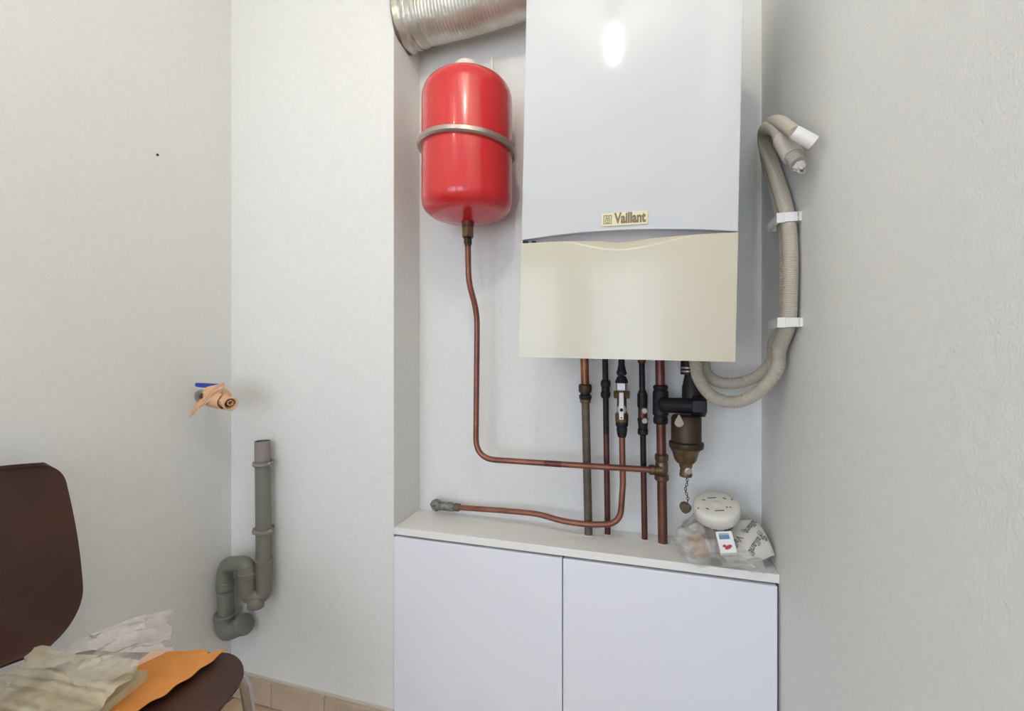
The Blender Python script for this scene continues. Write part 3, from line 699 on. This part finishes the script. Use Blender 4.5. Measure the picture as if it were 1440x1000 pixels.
for (ax, ay) in ((-.022, -.018), (.030, -.022), (-.012, .028), (.042, .026), (-.060, .010), (.075, .0)):
    v = []
    for p in tv:
        xx = p.x*math.cos(ang)-p.y*math.sin(ang)+ax; yy = p.x*math.sin(ang)+p.y*math.cos(ang)+ay
        s_, t_ = (xx/PW+1)/2, (yy/PH+1)/2; ok = .03 < s_ < .97 and .03 < t_ < .97
        v.append(psurf(s_, t_)+pn_*.0006 if ok else None)
    ff = [q for q in tf if all(v[i] is not None for i in q)]
    g.add([q if q is not None else pc for q in v], ff)
for (ax, ay) in ((.016, .012), (-.050, -.030), (.010, -.040), (.048, .0), (-.046, .035)):
    n = 18; v = []
    for k in range(n):
        a = 2*PI*k/n
        for rr in (.0062, .0048, .0028, .0):
            s_, t_ = ((ax+rr*math.cos(a))/PW+1)/2, ((ay+rr*math.sin(a))/PH+1)/2; v.append(psurf(s_, t_)+pn_*.0006)
    g.add(v, [(4*k, 4*((k+1) % n), 4*((k+1) % n)+1, 4*k+1) for k in range(n)]+[(4*k+2, 4*((k+1) % n)+2, 4*((k+1) % n)+3) for k in range(0, n, 2)])
obj('print', g, M_print, pk, smooth=False)
# small white carton with a blue picture and a red mark
cc, cx_, cu_, cn_ = frame3(atY(1021, 764, 1.120), (-.1, -.72, .66), (-.14, .6, .8))
def obox(g, c, X_, U_, N_, w_, h_, d_):
    v = [c+X_*(sx*w_)+U_*(sy*h_)+N_*(sz*d_) for sz in (-1, 1) for sy in (-1, 1) for sx in (-1, 1)]
    return g.add(v, [(0,1,3,2),(4,6,7,5),(0,4,5,1),(1,5,7,3),(3,7,6,2),(2,6,4,0)])
ct = obj('white_carton', obox(G(), cc, cx_, cu_, cn_, .0175, .0245, .008), M_carton, smooth=False, bevel=.0008, label='small white carton with blue picture and red mark, in front of the printed packet', cat='carton')
def orect(g, c, a, b, x0, x1, y0, y1, off): return g.add([c+cx_*x+cu_*y+cn_*off for x, y in ((x0,y0),(x1,y0),(x1,y1),(x0,y1))], [(0,1,2,3)])
obj('picture', orect(G(), cc, 0, 0, -.0125, .0100, .006, .020, .0083), M_pblue, ct, smooth=False)
obj('picture_band', orect(G(), cc, 0, 0, -.0125, .0100, .0155, .020, .0085), M_pgrey, ct, smooth=False)
g = G()
for (qx, qy, rx_, ry_) in ((.002, -.012, .009, .0042), (-.006, -.009, .004, .003)):
    n = 14; v = [cc+cn_*.0084]; a_r = math.radians(25); v[0] = cc+cx_*qx+cu_*qy+cn_*.0084
    for k in range(n):
        a = 2*PI*k/n; ex_, ey_ = rx_*math.cos(a), ry_*math.sin(a); v.append(cc+cx_*(qx+ex_*math.cos(a_r)-ey_*math.sin(a_r))+cu_*(qy+ex_*math.sin(a_r)+ey_*math.cos(a_r))+cn_*.0084)
    g.add(v, [(0, 1+k, 1+(k+1) % n) for k in range(n)])
obj('red_mark', g, M_pred, ct, smooth=False)
# brown cardboard box, tipped, left in the bag
bc, b1, b2, b3 = frame3(atY(982, 768, 1.15), (-.45, -.6, .62), (-.45, .2, .85))
bxo = obj('cardboard_box', obox(G(), bc, b1, b2, b3, .017, .024, .010), M_cardb, smooth=False, bevel=.0008, label='small brown cardboard box in a clear sleeve, left in the bag', cat='box')
obj('clear_sleeve', shell(G(), lambda s, t: bc+b1*((s-.5)*.062)+b2*((t-.45)*.085)+b3*(.016+.010*nz((s*3, t*3, 0), 1.5, 2)), 20, 20, .0006), M_film, bxo)
bd2, d1_, d2_, d3_ = frame3(atY(1000, 762, 1.165), (-.75, -.45, .5), (-.1, .5, .85))
obj('folded_leaflet', obox(G(), bd2, d1_, d2_, d3_, .012, .026, .004), mat('greyish_paper', (.48, .43, .36), .7), smooth=False, bevel=.0006, label='folded grey-beige leaflet standing between the brown box and the packet', cat='leaflet')
# smoke detector
sc = atY(1007, 710, 1.165); sn = Vector((-.10, -.33, .93)).normalized()
sd_ = empty('smoke_detector', sc, 'round ivory smoke detector lying on top of the bag', 'smoke detector')
RD = .0535
obj('housing', lathe(G(), [(-.027, RD*.93), (-.024, RD*.97), (-.010, RD), (-.003, RD*.985), (.0, RD*.95), (.003, RD*.80), (.0035, RD*.3), (.0035, 0)], sc, sn, 56), M_det, sd_)
obj('base_rim', lathe(G(), [(-.033, RD*.90), (-.027, RD*.955), (-.027, 0)], sc, sn, 48), M_det, sd_)
obj('test_button', lathe(G(), [(.0032, .0145), (.0045, .0145), (.0045, .0130), (.0038, .0125), (.0052, .0105), (.0055, 0)], sc, sn, 32), M_det, sd_)
s0_, sx_, su_, _ = frame3(sc, sn, (0, 1, .3))
g = G()
def slot(x, y, L_, W_, an, off=.0040):
    a = math.radians(an); ux = sx_*math.cos(a)+su_*math.sin(a); uy = -sx_*math.sin(a)+su_*math.cos(a); c = sc+sx_*x+su_*y+sn*off
    rr = math.hypot(x, y); c = c - sn*max(0, (rr-.016)*.012)
    g.add([c-ux*L_-uy*W_, c+ux*L_-uy*W_, c+ux*L_+uy*W_, c-ux*L_+uy*W_], [(0, 1, 2, 3)])
for x_0, y_0, L_, an in ((-.006, .022, .010, 4), (.022, .020, .004, -40), (-.026, .014, .004, -20), (.004, -.026, .010, 4), (-.022, -.020, .004, -45), (.022, -.013, .0018, 45), (.030, -.013, .0018, 45), (.038, .016, .0018, 0), (-.042, -.018, .0016, 0)):
    g = G(); slot(x_0, y_0, L_, (.0017 if L_ > .003 else .0023), an); obj('slot', g, M_slot, sd_, smooth=False)
# clear plastic bag around them: crumpled sheet open at the top
g = G(); bcx = atZ(1020, 775, SZ); 
bc_ = Vector((.1945, 1.203, SZ))
def bag(s, t):
    a = s*2*PI; ca, sa = math.cos(a), math.sin(a)
    rx = .092*(1+.13*nz((ca, sa, 0), 1.8, 2)); ry = .066*(1+.10*nz((ca, sa, 3), 2.0, 6))
    hgt = .052+.026*max(0, sa)+.016*max(0, -ca)+.016*nz((ca, sa, 5), 2.4, 1)
    bul = 1+.12*math.sin(PI*t)-.04*t
    p = bc_+Vector((rx*ca*bul, ry*sa*bul, .0015+hgt*t))
    k = .012*t+.004; p += Vector((ca, sa, 0))*k*nz((ca*2, sa*2, t*2.5), 2.6, 9)
    p.y = min(p.y, D2-.003); p.x = min(p.x, XR-.003); return p
shell(g, bag, 96, 22, .0005)
def bagfloor(s, t):
    a = s*2*PI; return bc_+Vector((math.cos(a)*.086*t, math.sin(a)*.060*t, .0012))
n = 40; v = [bagfloor(i/n, 1) for i in range(n)]; g.add(v, [tuple(range(n))])
def skirtf(s, t):   # loose front lip of the bag drooping over the contents and board
    x = bc_.x-.085+.165*s; y0_ = bc_.y-.068-.006*math.sin(s*9); 
    return Vector((x, y0_-.012*math.sin(PI*t)+.03*t*t, SZ+.002+.032*t+.006*nz((s*5, t*2, 0), 1.6, 3)))
shell(g, skirtf, 50, 10, .0005)
def wing(s, t):    # right ear of the bag standing up behind the packet
    return Vector((.255+.036*s, 1.245+.03*t-.02*s, SZ+.02+.082*t*(1-.5*s)+.006*nz((s*3, t*3, 0), 2, 5)))
shell(g, wing, 16, 16, .0005)
def wing2(s, t):   # left ear
    return Vector((.105+.05*s, 1.215-.03*t+.01*s, SZ+.02+.062*t*(.6+.4*s)+.006*nz((s*3, t*3, 0), 2, 8)))
shell(g, wing2, 16, 16, .0005)
tag(obj('clear_bag', g, M_film), 'crumpled clear plastic bag of small parts on the board in the niche corner', 'bag')

# ------------------------------------------------------------------ plywood chair, facing right
def rd(r, D, z): return Vector((CS*r-SN*D, SN*r+CS*D, z))
ch = empty('plywood_chair', rd(-.78, .78, ZF), 'dark brown moulded plywood chair with a steel tube frame', 'chair')
def rr_half(t, Hh, W, rt, rb):
    """half width of a rounded rectangle at height t in [-Hh, Hh]"""
    if t > Hh-rt: q = t-(Hh-rt); return W-rt+math.sqrt(max(0, rt*rt-q*q))
    if t < -(Hh-rb): q = -(Hh-rb)-t; return W-rb+math.sqrt(max(0, rb*rb-q*q))
    return W
Dc = .775
def back(s, t):
    tt = -math.cos(t*PI); zz = tt*.185; wd = rr_half(zz, .185, .207, .048, .085)
    if zz > -.10: wd -= .010*(zz+.10)/.285
    q = (s*2-1)
    rr = -.957 - .040*((zz+.185)/.37) + .012*math.cos(PI*tt/2) - .030*(1-q*q)
    return rd(rr, Dc+q*wd, -.418+zz+.012*(1-q*q))
obj('backrest', shell(G(), back, 36, 56, .007, 1), M_ply, ch, bevel=0)
def seat(s, t):
    tt = -math.cos(t*PI); rr = tt*.20; wd = rr_half(rr, .20, .205, .075, .05)
    q = s*2-1
    z = -.662 - .010*(1-q*q)*(1-abs(tt)) - .022*max(0, (tt-.55)/.45)**2 + .012*max(0, (-tt-.6)/.4)
    return rd(-.765+rr, Dc+q*wd, z)
obj('seat', shell(G(), seat, 36, 56, .012, -1), M_ply, ch)
M_rb = M_dark
for sgn in (1, -1):
    Dd = Dc+sgn*.17
    g = tube(G(), fillet([rd(-.60, Dd-sgn*.01, -.684), rd(-.578, Dd+sgn*.004, -.70), rd(-.535, Dd+sgn*.035, ZF+.012)], [.02], 6), .011, 16); l_ = obj('leg', g, M_chrome, ch)
    obj('foot_cap', lathe(G(), [(0, .013), (.02, .013), (.021, .010)], rd(-.535, Dd+sgn*.035, ZF+.0005), (0, 0, 1), 14), M_dark, l_)
    g = tube(G(), fillet([rd(-.92, Dd, -.690), rd(-1.0, Dd+sgn*.03, ZF+.012)], .02, 6), .011, 16); l_ = obj('leg', g, M_chrome, ch)
    obj('foot_cap', lathe(G(), [(0, .013), (.02, .013), (.021, .010)], rd(-1.0, Dd+sgn*.03, ZF+.0005), (0, 0, 1), 14), M_dark, l_)
    g = tube(G(), fillet([rd(-.60, Dd-sgn*.01, -.688), rd(-.93, Dd-sgn*.01, -.690), rd(-1.0, Dd-sgn*.03, -.60), rd(-.996, Dd-sgn*.04, -.44)], [.02, .06, .02], 8), .0105, 16); obj('frame_tube', g, M_chrome, ch)
for r_ in (-.64, -.90): obj('cross_rail', tube(G(), [rd(r_, Dc-.17, -.690), rd(r_, Dc+.17, -.690)], .009, 12), M_chrome, ch)

# orange cloth on the seat
ZO = -.654
oc = [atZ(215, 918, ZO), atZ(318, 917, ZO), atZ(192, 1003, ZO), atZ(100, 1003, ZO)]
def ocl(s, t):
    p = oc[0].lerp(oc[1], s).lerp(oc[3].lerp(oc[2], s), t); e_ = s**4
    p = p + (oc[2]-oc[1]).cross(Vector((0, 0, 1))).normalized()*(-.006*math.sin(t*PI*1.0)*s+.0025*math.sin(t*23)*e_)
    if t < .12 and s > .72: p = p + Vector((0, -.012, 0))*max(0, 1-abs(s-.82)/.1)*(1-t/.12)
    return p + Vector((0, 0, .003+.003*nz((p.x, p.y, 0), 22, 1)+.0035*(s > .9)*nz((p.x, p.y, 0), 40, 2)))
tag(obj('orange_cloth', shell(G(), ocl, 60, 40, .0016), M_ocloth2), 'flat orange cleaning cloth lying on the chair seat', 'cloth')
# cream booklet in the bag
ZB = -.632
bk = [atZ(208, 943, ZB), atZ(132, 1003, ZB-.0), atZ(30, 1000, ZB), atZ(96, 938, ZB)]
g = G(); v = [p for p in bk]+[Vector((p.x, p.y, p.z-.020)) for p in bk]
g.add(v, [(0,1,2,3), (7,6,5,4), (0,4,5,1), (1,5,6,2), (2,6,7,3), (3,7,4,0)])
tag(obj('booklet', g, M_booklet, smooth=False, bevel=.001), 'thick cream booklet under the plastic on the chair seat', 'booklet')
# cloudy and clear sheets of the big bag
def sheet(c, amp, sc_, seed, ridge=0, wx=1.0, wy=4.0):
    n_ = (c[1]-c[0]).cross(c[3]-c[0]).normalized()
    if n_.z < 0: n_ = -n_
    def fn(s, t):
        p = c[0].lerp(c[1], s).lerp(c[3].lerp(c[2], s), t)
        w_ = t*wy+nz((s*1.2, t, 4), 1.7, seed)*.8
        k = nz((s*wx, w_, 0), 1.3, seed)*amp + abs(nz((s*wx*1.3, w_*1.8, 1), 1.2, seed+2))*ridge + abs(nz((s*4+t*3, t*5-s*2, 1), 1.5, seed+5))*ridge*.5
        ed = (nz((s*5, 0, 0), 1.4, seed)*(1 if t > .97 or t < .03 else 0)+nz((0, t*5, 2), 1.4, seed)*(1 if s > .97 or s < .03 else 0))*.010
        return p + n_*k + Vector((ed, ed, 0))
    return fn
g = shell(G(), sheet([atD(-60, 985, .80), atD(60, 915, .86), atD(200, 934, .86), atD(112, 1040, .70)], .014, 3.2, 1, .012, 4, 1.2), 80, 60, .0005)
tag(obj('cloudy_bag', g, M_film2), 'cloudy cream plastic bag spread over the back of the chair seat', 'bag')
g = shell(G(), sheet([atD(50, 925, .85), atD(200, 866, .90), atD(232, 918, .86), atD(125, 975, .78)], .016, 3.0, 5, .014), 64, 50, .0004)
shell(g, sheet([atD(125, 893, .92), atD(238, 858, .93), atD(240, 905, .88), atD(140, 935, .82)], .014, 3.6, 11, .012), 40, 40, .0004)
tag(obj('clear_plastic_bag', g, M_film3), 'thin clear crumpled plastic bag rising above the chair seat', 'bag')
